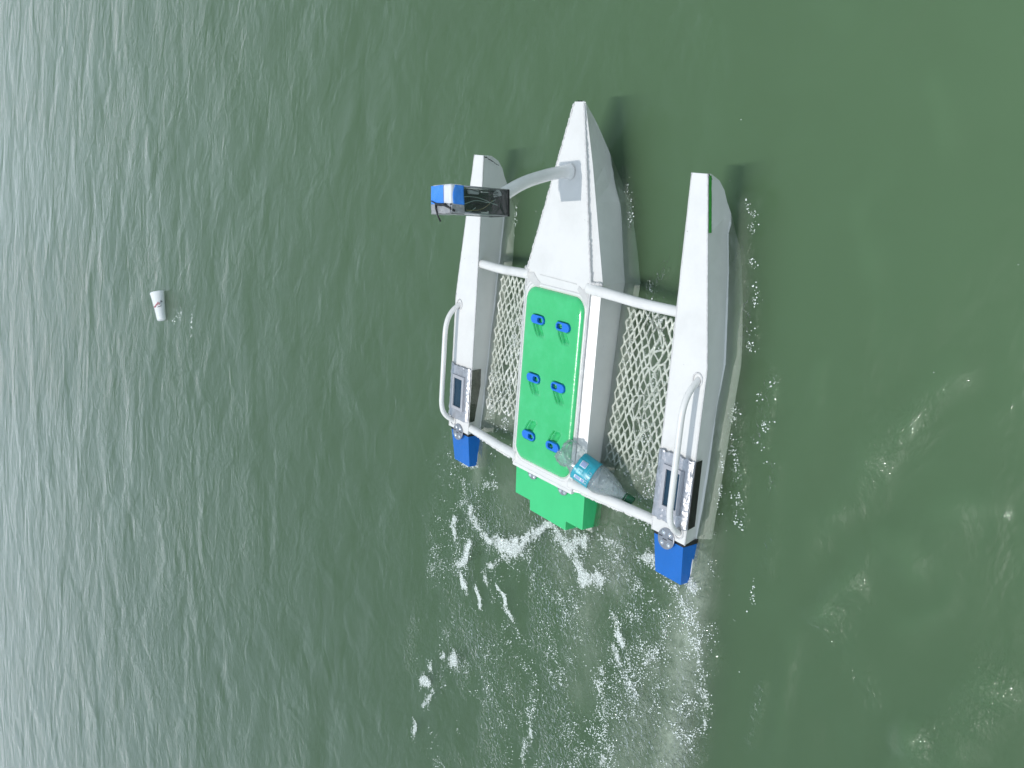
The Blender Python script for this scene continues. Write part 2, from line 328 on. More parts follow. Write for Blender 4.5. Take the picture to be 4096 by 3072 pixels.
def build_water():
    xs = spaced(-1.75, 1.65, 0.010, 320, 1.09); ys = spaced(-1.75, 1.35, 0.010, 320, 1.09)
    X, Y = np.meshgrid(xs, ys, indexing='ij'); P = np.stack([X, Y], -1)
    inner = np.exp(-np.clip(np.hypot(np.maximum(np.abs(X)-1.5, 0), np.maximum(np.abs(Y)-1.5, 0)), 0, 9)**2*4)
    tb = field(P, TURB)*np.clip(.62+1.5*fbm(P, 6, 3, 200), .12, 1.3); fm = foam_field(P); ae = field(P, AER)*(0.75+0.6*fbm(P, 9, 4, 77))
    Z = 0.004*fbm(P, 5, 3, 3)*inner + 0.004*tb*fbm(P, 30, 2, 9)*inner
    # wavelets the boat throws off: crests running aft from each bow along the hull sides
    for (x0, y0, sg) in ((1.0, -.58, -1), (1.02, -.02, -1), (1.0, .52, -1)):
        u = x0-X; v = (Y-y0)*sg
        crest = np.exp(-((v-0.10*u-0.03)/0.028)**2)*np.exp(-np.maximum(u, 0)/0.9)*(u > -0.02)
        Z += 0.006*crest*(0.7+0.5*vnoise(P, 9, 14))
    Pq = P+.05*np.stack([vnoise(P, 6, 301), vnoise(P, 6, 302)], -1)
    for (a0, b0, c0, w0) in (((1.35, -1.05), (1.2, -1.15), .005, .05), ((1.5, -.75), (1.42, -.85), .004, .05), ((.62, -1.23), (.44, -1.12), .009, .045), ((.40, -1.11), (.17, -.99), .009, .050), ((.33, -1.39), (.20, -1.22), .010, .055), ((.20, -1.22), (-.04, -1.09), .010, .050),
                         ((.0, -1.52), (-.22, -1.40), .010, .055), ((-.22, -1.40), (-.42, -1.33), .008, .045), ((.16, -1.36), (-.02, -1.27), .007, .035), ((.75, -1.36), (.60, -1.40), .006, .05),
                         ((1.0, -.95), (.8, -1.02), .005, .06), ((.62, -.93), (.50, -.95), .005, .04), ((-.25, -1.0), (-.55, -1.0), .005, .03), ((-.05, -1.05), (-.2, -1.0), .004, .04)):
        Z += 1.35*c0*np.exp(-(seg_d(Pq, a0, b0)/w0)**2)*(0.75+.5*vnoise(P, 14, 303))
    Z += (0.0045*fbm(P, 3.0, 3, 305)+.0022*fbm(P*np.array([1., .6]), 11, 2, 306)*np.clip(fbm(P, 2.2, 2, 307)*2.5+.3, 0, 1))*np.clip((1.9-np.hypot(X-.5, Y+1.2))*2, 0, 1)
    Z *= (np.hypot(X, Y) < 30)
    top = np.stack([X, Y, Z], -1)
    n, m = X.shape
    me = grid_mesh("water", top)
    # close it with a skirt and a bottom so the murk has a body
    bm = bmesh.new(); bm.from_mesh(me); bm.verts.ensure_lookup_table()
    ring = [(i, 0) for i in range(n)] + [(n-1, j) for j in range(1, m)] + [(i, m-1) for i in range(n-2, -1, -1)] + [(0, j) for j in range(m-2, 0, -1)]
    tv = [bm.verts[i*m+j] for i, j in ring]
    bv = [bm.verts.new((v.co.x, v.co.y, -2.5)) for v in tv]
    L = len(ring)
    for k in range(L): bm.faces.new((tv[k], tv[(k+1) % L], bv[(k+1) % L], bv[k]))
    bm.faces.new(bv)
    bm.to_mesh(me); bm.free()
    for nm, A in (("turb", tb), ("foam", fm), ("aer", ae)):
        at = me.attributes.new(nm, 'FLOAT', 'POINT'); v = np.zeros(len(me.vertices), np.float32); v[:n*m] = A.reshape(-1); at.data.foreach_set("value", v)
    me.polygons.foreach_set('use_smooth', np.ones(len(me.polygons), bool))
    k = NT("green_water")
    geo = k.n("NewGeometry").outputs["Position"]
    at = lambda nme: k.n("Attribute", attribute_name=nme).outputs["Fac"]
    turb, foam, aer = at("turb"), at("foam"), at("aer")
    # ripples, metres: long low wavelets, short wavelets, fine capillaries; the boat's churn adds steep ones
    rotm = k.n("Mapping"); rotm.inputs["Rotation"].default_value = (0, 0, math.radians(14)); k.l(geo, rotm.inputs["Vector"]); g2 = rotm.outputs[0]
    # the sheltered patch beside the boat is calmer than open water
    ln = k.n("VectorMath", operation='DISTANCE'); k.l(geo, ln.inputs[0]); ln.inputs[1].default_value = (0.5, -1.2, 0)
    wind = k.n("MapRange"); k.l(ln.outputs["Value"], wind.inputs[0]); wind.inputs[1].default_value = 0.8; wind.inputs[2].default_value = 6.0
    wind.inputs[3].default_value = 0.62; wind.inputs[4].default_value = 1.0
    h = k.math('MULTIPLY', k.noise(stretch_coords(k, g2, 0.8, 1.0), 1.3, 2, 0.5, 0.6), 0.062)
    h = k.math('ADD', h, k.math('MULTIPLY', k.noise(stretch_coords(k, g2, 0.85, 1.0), 5.0, 3, 0.55, 0.8), 0.0165))
    h = k.math('ADD', h, k.math('MULTIPLY', k.noise(stretch_coords(k, g2, 0.8, 1.0), 24, 4, 0.6, 0.5), k.math('MULTIPLY', k.math('POWER', k.noise(geo, 0.9, 3, 0.6), 2.0), 0.019)))
    h = k.math('MULTIPLY', h, wind.outputs[0])
    t1 = k.math('MULTIPLY', k.math('MULTIPLY', k.noise(geo, 62, 1, 0.5, 0.8), 0.024), turb)
    h = k.math('ADD', h, t1)
    bp = k.n("Bump"); bp.inputs["Strength"].default_value = 1.0; bp.inputs["Distance"].default_value = 1.0; k.l(h, bp.inputs["Height"])
    fr = k.n("Fresnel"); fr.inputs["IOR"].default_value = 1.33; k.l(bp.outputs[0], fr.inputs["Normal"])
    gl = k.n("BsdfGlossy"); gl.inputs["Roughness"].default_value = 0.025; gl.inputs["Color"].default_value = (1, 1, 1, 1); k.l(bp.outputs[0], gl.inputs["Normal"])
    # capillary roughness too fine to model: a second, broader lobe
    gb = k.n("BsdfGlossy"); gb.inputs["Roughness"].default_value = 0.36; k.l(bp.outputs[0], gb.inputs["Normal"])
    gm = k.n("MixShader"); gm.inputs[0].default_value = 0.45; k.l(gl.outputs[0], gm.inputs[1]); k.l(gb.outputs[0], gm.inputs[2])
    tr = k.n("BsdfTransparent"); tr.inputs[0].default_value = (0.97, 0.99, 0.98, 1)
    df = k.n("BsdfDiffuse"); k.l(bp.outputs[0], df.inputs["Normal"])
    fine = k.ramp(k.noise(geo, 210, 3, 0.7), [(0.38, (0, 0, 0, 1)), (0.62, (1, 1, 1, 1))])
    ragged = k.math('ADD', foam, k.math('MULTIPLY', k.math('SUBTRACT', k.noise(geo, 75, 5, 0.7, 0.6), 0.5), 1.5))
    patch = k.ramp(ragged, [(0.42, (0, 0, 0, 1)), (0.60, (1, 1, 1, 1))])
    foamf = k.math('MULTIPLY', patch, k.math('ADD', k.math('MULTIPLY', fine, 0.55), 0.40), True)
    cloud = k.math('MULTIPLY', k.math('MULTIPLY', aer, 1.0), k.math('ADD', k.math('MULTIPLY', k.noise(geo, 30, 5, 0.7), 1.2), -0.05), True)
    mxc = k.n("MixRGB"); k.l(foamf, mxc.inputs[0]); mxc.inputs[1].default_value = (0.42, 0.48, 0.38, 1); mxc.inputs[2].default_value = (0.80, 0.83, 0.82, 1)
    k.l(mxc.outputs[0], df.inputs[0])
    body = k.n("MixShader"); k.l(k.math('MAXIMUM', foamf, cloud), body.inputs[0]); k.l(tr.outputs[0], body.inputs[1]); k.l(df.outputs[0], body.inputs[2])
    ms = k.n("MixShader"); k.l(fr.outputs[0], ms.inputs[0]); k.l(body.outputs[0], ms.inputs[1]); k.l(gm.outputs[0], ms.inputs[2])
    k.l(ms.outputs[0], k.out.inputs["Surface"])
    ab = k.n("VolumeAbsorption"); ab.inputs["Color"].default_value = (0.0, 0.52, 0.02, 1); ab.inputs["Density"].default_value = 4.1
    vs = k.n("VolumeScatter"); vs.inputs["Color"].default_value = (0.50, 0.82, 0.43, 1); vs.inputs["Density"].default_value = 5.3; vs.inputs["Anisotropy"].default_value = -0.3
    av = k.n("AddShader"); k.l(ab.outputs[0], av.inputs[0]); k.l(vs.outputs[0], av.inputs[1]); k.l(av.outputs[0], k.out.inputs["Volume"])
    o = link("water", me, k.m)
    tag(o, kind="structure")
    return o
water = build_water()

# ------------------------------------------------------------------ foam, bubbles and droplets that stand in for glints (nobody could count them)
def build_foam():
    pts = []; rad = []
    def add(P, r): pts.append(P); rad.append(r)
    # bubbles on the foam lines
    N = 600000
    C = np.stack([rng.uniform(-1.6, 0.15, N), rng.uniform(-.9, .85, N)], -1); f = foam_field(C)
    keep = rng.random(N) < f**1.5*0.45; C = C[keep]; add(C, 0.0009+0.0016*rng.random(len(C))**2)
    # scattered bubbles in the churned water, some droplets standing in for sun glints
    N = 420000
    C = np.stack([rng.uniform(-1.55, 0.7, N), rng.uniform(-.85, .8, N)], -1)
    t = field(C, TURB); cl = np.clip(fbm(C, 7, 4, 50)*2.4+.12, 0, 1)*np.clip(fbm(C, 24, 2, 60)*2+.4, 0, 1)
    inb = (C[:, 0] > -0.16) & (np.abs(C[:, 1]) < .2) | (C[:, 0] > -.14) & (np.abs(C[:, 1]) > .5) & (np.abs(C[:, 1]) < .65)
    keep = (rng.random(N) < t*cl*0.30*np.where(C[:, 0] > 0, .25, 1)) & ~inb
    C = C[keep]; add(C, 0.0008+0.0019*rng.random(len(C))**3)
    # sun glitter beside the near hull and between the hulls, drawn as white droplets
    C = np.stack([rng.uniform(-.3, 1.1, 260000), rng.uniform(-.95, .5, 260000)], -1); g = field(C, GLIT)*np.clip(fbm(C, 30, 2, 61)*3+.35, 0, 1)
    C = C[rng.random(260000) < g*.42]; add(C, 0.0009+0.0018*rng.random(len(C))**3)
    # sparse ones on the open side
    C = np.stack([rng.uniform(-1.5, 1.3, 40), rng.uniform(-1.4, 1.2, 40)], -1); add(C, 0.0008+0.0008*rng.random(40))
    # white droplets standing in for the broken pale reflection beside the cup
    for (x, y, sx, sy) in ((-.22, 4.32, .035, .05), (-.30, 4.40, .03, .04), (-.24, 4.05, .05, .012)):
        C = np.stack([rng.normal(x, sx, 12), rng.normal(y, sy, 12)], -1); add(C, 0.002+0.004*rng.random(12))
    P = np.concatenate(pts); R = np.concatenate(rad)
    hexa = [(math.cos(a), math.sin(a)) for a in np.arange(6)*math.pi/3]
    base = np.array([(x, y, -.2) for x, y in hexa]+[(x*.75, y*.75, .55) for x, y in hexa]+[(0, 0, .85)])
    fc = [(i, (i+1) % 6, 6+(i+1) % 6, 6+i) for i in range(6)]; tri = [(6+i, 6+(i+1) % 6, 12) for i in range(6)]
    n = len(P); V = base[None]*R[:, None, None]; V[:, :, 0] += P[:, None, 0]; V[:, :, 1] += P[:, None, 1]; V[:, :, 2] += 0.0015
    V = V.reshape(-1, 3); off = (np.arange(n)*13)[:, None]
    q = np.concatenate([(np.array(fc).reshape(1, -1)+off), (np.array(tri).reshape(1, -1)+off)], 1).reshape(-1)
    tot = np.tile(np.array([4]*6+[3]*6), n); start = np.concatenate([[0], np.cumsum(tot)[:-1]])
    me = bpy.data.meshes.new("foam"); me.vertices.add(len(V)); me.vertices.foreach_set("co", V.reshape(-1).astype(np.float32))
    me.loops.add(len(q)); me.loops.foreach_set("vertex_index", q.astype(np.int32))
    me.polygons.add(len(tot)); me.polygons.foreach_set("loop_start", start.astype(np.int32)); me.polygons.foreach_set("loop_total", tot.astype(np.int32))
    me.update(calc_edges=True)
    me.polygons.foreach_set('use_smooth', np.ones(len(me.polygons), bool))
    k = NT("bubbles"); b = k.n("BsdfPrincipled"); k.l(b.outputs[0], k.out.inputs[0])  # shared by real bubbles and the droplets drawn as glints
    b.inputs["Base Color"].default_value = (0.86, 0.90, 0.86, 1); b.inputs["Roughness"].default_value = 0.12; b.inputs["Subsurface Weight"].default_value = 0.0
    b.inputs["Coat Weight"].default_value = 0.6
    o = link("foam", me, k.m); tag(o, "white foam patches and bubbles trailing in the wake behind the boat, plus droplets standing in for sun glints", "foam", kind="stuff")
build_foam()

# ------------------------------------------------------------------ the boat (boat frame: x to the bow, y away from the camera, z up)
TH = math.atan(0.068)
def W(p):   # boat frame -> world
    x, y, z = p[0], p[1], p[2]-0.055
    return Vector((x*math.cos(TH)-z*math.sin(TH), y, x*math.sin(TH)+z*math.cos(TH)))
boat = empty("trimaran_boat", W((0, 0, 0)), (0, -TH, 0))
tag(boat, "white three hulled boat with green hatch lid and blue stern flaps, moving through green water", "boat")

def cwid(x): return 0.1636 if x <= .698 else float(np.interp(x, [.698, 1.25], [.1636, .0219]))
def cdeck(x): return 0.157 if x <= .698 else float(np.interp(x, [.698, 1.25], [.157, .1262]))
def cout(x): return float(np.interp(x, [0, .69, 1.25], [.036, .031, .004]))
def cdrop(x): return float(np.interp(x, [0, .69, 1.25], [.018, .018, .004]))
def build_centre():
    # upper shell: deck, riser and sloping flare strip on both sides, then the undercut side
    secs = []
    bot = {0: (-.08, .150), .35: (-.085, .145), .698: (-.09, .125), .95: (-.08, .060), 1.06: (-.045, .012), 1.136: (.011, .008), 1.20: (.062, .007), 1.25: (.103, .006)}
    xs_ = [0, .12, .35, .5, .66, .698, .78, .87, .95, 1.0, 1.06, 1.10, 1.136, 1.17, 1.20, 1.235, 1.25]
    bk = sorted(bot)
    for x in xs_:
        w, z = cwid(x), cdeck(x); o, d = cout(x), cdrop(x)
        r = .008*min(1, (1.26-x)/.2) if x > .69 else .003
        zb = float(np.interp(x, bk, [bot[b][0] for b in bk])); yb = float(np.interp(x, bk, [bot[b][1] for b in bk]))
        zw = .055-.068*x; zs = z-r-d; kf = float(np.clip((1.00-x)/.25, 0, 1)); dep = zs-zw
        yw = (w+o)-.24*dep if kf > 0 else 0; yw = max(yw, yb+.001) if kf > 0 else 0
        if kf == 0: t_ = .5; yw = (w+o)*(1-t_)+yb*t_; zw = zs*(1-t_)+zb*t_; yc, zc_ = (w+o)*.2+yb*.8, zs*.2+zb*.8
        else: yc, zc_ = yw+.024*kf, zw-.046
        if kf > 0 and zb > zc_-.004: zc_ = zb+.004
        s = [(x, w, z), (x, -w, z), (x, -w, z-r), (x, -(w+o), zs), (x, -yw, zw), (x, -yc, zc_), (x, -yb, zb), (x, yb, zb), (x, yc, zc_), (x, yw, zw), (x, w+o, zs), (x, w, z-r)]
        secs.append(s)
    h = loft("centre_hull", secs, M['white'], boat, 0.0012)
    # weld beads along both deck edges
    for sg in (-1, 1):
        V, F = [], []
        pth = []
        for i in range(150):
            x = 0.69+(1.245-.69)*i/149; pth.append((x, sg*(cwid(x)+.001+.0012*rnd.uniform(-1, 1)), cdeck(x)+.0005*rnd.uniform(-1, 1)-.001))
        tube_data(pth, [.0024+.0022*rnd.random() for _ in pth], 7, V, F)
        b = link("weld_seam", mesh("weld_seam", V, F), M['weld'], boat, True)
        V, F = [], []; pth = [(0.002+.68*i/110, sg*(cwid(0)+.0005), .1565+.0008*rnd.uniform(-1, 1)) for i in range(111)]
        tube_data(pth, [.0035+.0008*rnd.random() for _ in pth], 8, V, F)
        link("edge_bead", mesh("edge_bead", V, F), M['weld'], boat, True)
    V, F = tube_data(catmull([(1.250, 0, .112), (1.20, 0, .062), (1.136, 0, .011), (1.06, 0, -.046), (1.0, 0, -.075)], 6), .0062, 10)
    link("stem_edge", mesh("stem_edge", V, F), M['tube'], boat, True)
    # flange under the front beam where the flare strip is cut and welded
    for sg in (-1, 1):
        V, F = [], []; pth = [(.700+.003*rnd.uniform(-1, 1), sg*(.160+.036*i/16), .156-.020*i/16) for i in range(17)]
        tube_data(pth, [.0045+.002*rnd.random() for _ in pth], 7, V, F)
        link("beam_weld", mesh("beam_weld", V, F), M['weld'], boat, True)
    # raised coaming the lid sits in
    rr = rounded(.322, .158, .050, 12)
    o2 = [(x+.34, y) for x, y in rr]; rr2 = rounded(.309, .150, .048, 12); i2 = [(x+.34, y) for x, y in rr2]
    n = len(o2); V = [(x, y, .1571) for x, y in o2]+[(x, y, .1578) for x, y in o2]+[(x, y, .1580) for x, y in i2]+[(x, y, .150) for x, y in i2]
    F = [(a*n+k, a*n+(k+1) % n, (a+1)*n+(k+1) % n, (a+1)*n+k) for a in range(3) for k in range(n)]
    link("lid_rim", mesh("lid_rim", V, F), M['tube'], boat, True)
    # irregular pale filler patches at the deck corners ahead of the lid
    for nm, oc in (("filler_patch", [(.690, .160), (.694, .125), (.672, .100), (.665, .085), (.640, .092), (.662, .140), (.64, .159)]), ("filler_patch", [(.684, -.160), (.676, -.128), (.684, -.112), (.672, -.105), (.655, -.125), (.62, -.158)])):
        prism(nm, oc, .1573, .1586, M['patch'], boat, .0006)
    # strip of clear tape across the deck ahead of the lid
    prism("deck_joint", [(.692, .09), (.689, -.10), (.686, -.10), (.689, .09)], .1573, .1580, M['patch'], boat)
    # stern lip
    prism("stern_lip", [(.004, .1640), (.004, -.1640), (-.010, -.1640), (-.010, .1640)], .142, .1588, M['tube'], boat, .003)
    # underbody step that carries on aft below the green flap
    secs = []
    for x, zt, zb in ((-.004, .075, -.06), (-.10, .066, -.05), (-.165, .058, -.02)):
        secs.append([(x, .178, zt), (x, -.178, zt), (x, -.150, zb), (x, .150, zb)])
    loft("underbody_step", secs, M['white'], boat, .003)

def rounded(a, b, r, n=10):
    out = []
    for cx, cy, a0 in ((a-r, b-r, 0), (-a+r, b-r, 90), (-a+r, -b+r, 180), (a-r, -b+r, 270)):
        for k in range(n+1):
            t = math.radians(a0+90*k/n); out.append((cx+r*math.cos(t), cy+r*math.sin(t)))
    return out
build_centre()

def build_side(sg):
    DI, XA, XK, XB = .5058, -.006, .5305, 1.0624
    def ow(x): return .642 if x <= XK else float(np.interp(x, [XK, XB], [.642, .5627]))
    def dz(x): return .123 if x <= XK else float(np.interp(x, [XK, XB], [.123, .128]))
    bz = lambda x: float(np.interp(x, [0, .6, .85, .94, .99, 1.02, 1.046, XB], [-.055, -.07, -.06, -.022, .010, .024, .048, .085]))
    secs = []
    for x in (XA, .1, .25, .4, XK, .62, .72, .80, .86, .90, .94, .97, .99, 1.005, 1.02, 1.034, 1.046, XB):
        o, z, b = ow(x), dz(x), bz(x); dep = z-b; f = float(np.clip((x-.80)/.26, 0, 1)); cen = (DI+o)/2
        yo = o-.24*dep-.018*f; yi = DI+.19*dep; yo = max(yo, cen+.004); yi = min(yi, cen-.004)
        zw = .055-.068*x; kf = float(np.clip((.94-x)/.28, 0, 1)); hi = z-(z-b)*.5
        if zw > b+.012 and kf > 0:
            yow = o-.24*(z-zw)-.018*f; yiw = DI+.19*(z-zw); zc_ = max(zw-.044, b+.003)
            secs.append([(x, sg*DI, z), (x, sg*o, z), (x, sg*yow, zw+.004), (x, sg*(yow+.026*kf), zc_), (x, sg*yo, b), (x, sg*yi, b), (x, sg*(yiw-.030*kf), zc_), (x, sg*yiw, zw+.004)])
        else:
            m1 = z*.4+b*.6; m2 = z*.15+b*.85; q = lambda za, a, c: a+(c-a)*(z-za)/max(z-b, 1e-6)
            secs.append([(x, sg*DI, z), (x, sg*o, z), (x, sg*q(m1, o, yo), m1), (x, sg*q(m2, o, yo), m2), (x, sg*yo, b), (x, sg*yi, b), (x, sg*q(m2, DI, yi), m2), (x, sg*q(m1, DI, yi), m1)])
    loft("side_hull", secs, M['white'], boat, .0016)
    # pale rim strip along the deck edges
    for yy in ([(XA, DI), (XB, DI)], [(XA, .642), (XK, .642), (XB, .5627)]):
        V, F = [], []
        P = [];
        for (x0, y0), (x1, y1) in zip(yy[:-1], yy[1:]):
            for i in range(40): t = i/39; x = x0+(x1-x0)*t; P.append((x, sg*(y0+(y1-y0)*t), dz(x)-.0008))
        tube_data(P, [.0020+.0008*rnd.random() for _ in P], 6, V, F)
        link("deck_edge_bead", mesh("deck_edge_bead", V, F), M['weld'], boat, True)
    # step under the flap
    secs = [[(x, sg*.515, zt), (x, sg*.630, zt), (x, sg*.622, zb), (x, sg*.523, zb)] for x, zt, zb in ((-.008, .070, -.05), (-.12, .062, -.03), (-.160, .056, .0))]
    loft("underbody_step", secs, M['white'], boat, .003)
    # handrail
    R = [(.498, .612, .112), (.490, .617, .128), (.470, .619, .152), (.440, .62, .170), (.400, .62, .1785), (.35, .62, .180), (.25, .62, .180), (.15, .62, .180), (.100, .62, .179), (.066, .62, .170), (.043, .619, .152), (.029, .617, .132), (.022, .614, .112)]
    tube("handrail", [(x, sg*y, z) for x, y, z in R], .0098, M['tube'], boat, 14, 6)
    for x in (.495, .025):
        ring = [(x+.019*math.cos(t), sg*.614+.017*math.sin(t), .1242) for t in np.linspace(0, 2*math.pi, 20, endpoint=False)]
        V, F = tube_data(ring+[ring[0]], .0028, 6); link("rail_weld", mesh("rail_weld", V, F), M['weld'], boat, True)
    # foil-taped box with a dark window on the aft deck
    x0, x1 = .042, .258; n, m = 70, 60
    edge_in, edge_out = .504, .646; side = 'in' if sg > 0 else 'out'
    # cross profile from one deck edge over to the other and down the side the camera sees
    prof = []
    if side == 'in': prof = [(.645, .112), (.6445, .1255), (.628, .131), (.520, .131), (.5065, .1262)]
    else: prof = [(.503, .112), (.5035, .1255), (.520, .131), (.628, .131), (.6445, .1262)]
    s = np.linspace(0, 1, m); cum = [0]
    for a, b in zip(prof[:-1], prof[1:]): cum.append(cum[-1]+math.hypot(b[0]-a[0], b[1]-a[1]))
    cum = np.array(cum)/cum[-1]; py = np.interp(s, cum, [p[0] for p in prof]); pz = np.interp(s, cum, [p[1] for p in prof])
    xx = np.linspace(x0, x1, n); G = np.zeros((n, m, 3)); uv = np.stack(np.meshgrid(xx, s*.16, indexing='ij'), -1)
    cr = np.abs(fbm(uv, 55, 3, 90+sg)); fray = 0.006*fbm(uv[:, :, 1:2].repeat(2, -1), 60, 2, 93+sg)
    G[:, :, 0] = uv[:, :, 0]+fray; G[:, :, 1] = sg*(py[None]+.0015*fbm(uv, 50, 3, 95)); G[:, :, 2] = pz[None]+.0040*cr
    inwin = (np.abs(uv[:, :, 0]-.149) < .075) & (np.abs(py[None]-.576) < .047)
    G[:, :, 2] = np.where(inwin, pz[None]+.0008, G[:, :, 2])
    foil = link("foil_cover", grid_mesh("foil_cover", G), M['foil'], boat); foil.modifiers.new("solid", 'SOLIDIFY').thickness = .0006
    if sg > 0: foil["label"] = "silver foil tape around the far hull's dark window"
    # side skirt of the tape, its reflection of dark shaded water painted as colour
    if side == 'in':
        yk = .5042; dd = lambda x: float(np.interp(x, [x0, x0+.04, x1-.07, x1], [.028, .034, .050, .048])); mt = M['foil_dark_reflection']
    else:
        yk = .6462; dd = lambda x: float(np.interp(x, [x0, x1], [.040, .034])); mt = M['black']
    n2, m2 = 50, 14; G = np.zeros((n2, m2, 3))
    for i in range(n2):
        x = x0+.004+(x1-x0-.006)*i/(n2-1); d = dd(x)
        for j in range(m2):
            t = j/(m2-1); slope = -.19 if side == 'in' else .24
            wrk = .0035*fbm(np.array([[x*1.0, t*.05]]), 45, 3, 99)[0] if side == 'in' else .0008*fbm(np.array([[x, t*.05]]), 30, 2, 99)[0]
            yy = yk-slope*d*t + (-.0012-abs(wrk) if side == 'in' else .0015+abs(wrk))
            G[i, j] = (x, sg*yy, .124-d*t)
    sk = link("foil_skirt", grid_mesh("foil_skirt", G), mt, boat, True); sk.modifiers.new("solid", 'SOLIDIFY').thickness = .0008
    # frame and dark window
    def ring_prism(nm, xa, xb, ya, yb, wdt, z0, z1, mat, par):
        o = [(xa, ya), (xb, ya), (xb, yb), (xa, yb)]; i_ = [(xa+wdt, ya+wdt), (xb-wdt, ya+wdt), (xb-wdt, yb-wdt), (xa+wdt, yb-wdt)]
        V = [(x, sg*y, z) for z in (z0, z1) for x, y in o]+[(x, sg*y, z) for z in (z1, z0) for x, y in i_]
        F = [(a*4+k, a*4+(k+1) % 4, ((a+1) % 4)*4+(k+1) % 4, ((a+1) % 4)*4+k) for a in range(4) for k in range(4)]
        return link(nm, recalc(mesh(nm, V, F)), mat, par, False, .0008)
    fr = ring_prism("window_frame", .080, .219, .536, .616, .0125, .128, .1385, M['grey'], boat)
    pane = prism("dark_window", [(.092, sg*.548), (.207, sg*.548), (.207, sg*.604), (.092, sg*.604)], .1285, .1325, M['navy'], boat)
    # blue flap
    fx = [(-.018, .512), (-.018, .636), (-.128, .634), (-.146, .620), (-.146, .514)] if sg > 0 else [(-.018, .512), (-.018, .636), (-.146, .636), (-.132, .520), (-.128, .512)]
    fx = [(-.016, .512), (-.016, .632), (-.148, .626), (-.148, .518)]
    V = [(x, sg*y, .040) for x, y in fx]+[(x, sg*y, .117+.14*(x+.016)) for x, y in fx]
    F = [(3, 2, 1, 0), (4, 5, 6, 7)]+[(k, (k+1) % 4, 4+(k+1) % 4, 4+k) for k in range(4)]
    fl = link("blue_flap", recalc(mesh("blue_flap", V, F)), M['blue'], boat, False, .0016)
    prism("flap_gap_shade", [(-.017, sg*.512), (-.005, sg*.512), (-.005, sg*.634), (-.017, sg*.634)], .05, .1175, M['black'], boat)  # black strip paints the shadow in the hinge gap
    hinge(-.011, sg*.571, .1235, .033, -.06)
    return

def hinge(x, y, z, r, tilt):
    n = 28; tx = lambda dx: z+.0028+tilt*dx
    V = [(x+r*math.cos(t), y+r*math.sin(t), z+tilt*r*math.cos(t)) for t in np.linspace(0, 2*math.pi, n, endpoint=False)]
    V += [(a, b, c+.0042) for a, b, c in V]
    F = [tuple(range(n))[::-1], tuple(range(n, 2*n))]+[(k, (k+1) % n, n+(k+1) % n, n+k) for k in range(n)]
    d = link("hinge_plate", recalc(mesh("hinge_plate", V, F)), M['steel'], boat, False, .0008)
    for dx, dy in ((.48, .38), (.48, -.42), (-.50, .40), (-.50, -.42)):
        cx, cy = x+dx*r, y+dy*r; cz = z+.0042+tilt*dx*r; rb = .0062
        V, F = [], []
        for j, (rr_, hh) in enumerate(((rb*1.25, 0), (rb*1.2, .001), (rb, .0014), (rb*.8, .0034), (rb*.35, .0042))):
            for k in range(12): a = k*math.pi/6; V.append((cx+rr_*math.cos(a), cy+rr_*math.sin(a), cz+hh))
        for j in range(4):
            for k in range(12): F.append((j*12+k, j*12+(k+1) % 12, (j+1)*12+(k+1) % 12, (j+1)*12+k))
        F.append(tuple(48+k for k in range(12)))
        b = link("bolt", mesh("bolt", V, F), M['bolt'], d, True)
        b.parent = d
    for k, (a, b_) in enumerate(((-.85, -.25), (-.15, .35), (.45, .9))):
        off = .0035 if k != 1 else -.0035
        p = [(x+off-.0012, y+a*r), (x+off+.0012, y+a*r), (x+off+.0012, y+b_*r), (x+off-.0012, y+b_*r)]
        s_ = prism("hinge_slot", p, z+.003, z+.0048+tilt*off, M['black'], d)

build_side(1); build_side(-1)
# green tape stuck under the near hull's bow edge
def bow_tape():
    G = np.zeros((24, 5, 3))
    for i in range(24):
        x = .905+(1.058-.905)*i/23; o = float(np.interp(x, [.5305, 1.0624], [.642, .5627]))
        for j in range(5): d = .004+.0165*j/4; G[i, j] = (x, -(o-.24*d-.02*max(0, (x-.80)/.26)*d/.12+.0018), .1245-d+.0008*rnd.random())
    o = link("green_bow_tape", grid_mesh("green_bow_tape", G), M['green_tape'], boat, True); o.modifiers.new("solid", 'SOLIDIFY').thickness = .0006
bow_tape()

# green stern flap with stepped outline
out = [(-.004, .187), (-.004, -.192), (-.137, -.190), (-.139, -.103), (-.173, -.103), (-.171, .098), (-.134, .101), (-.134, .187)]
V = [(x, y, .035) for x, y in out]+[(x, y, .123+.05*(x+.004)) for x, y in out]; n_ = len(out)
F = [tuple(range(n_))[::-1], tuple(range(n_, 2*n_))]+[(k, (k+1) % n_, n_+(k+1) % n_, n_+k) for k in range(n_)]
link("green_flap", recalc(mesh("green_flap", V, F)), M['green'], boat, False, .002)
hinge(-.019, .085, .1235, .027, 0); hinge(-.019, -.084, .1235, .027, 0)

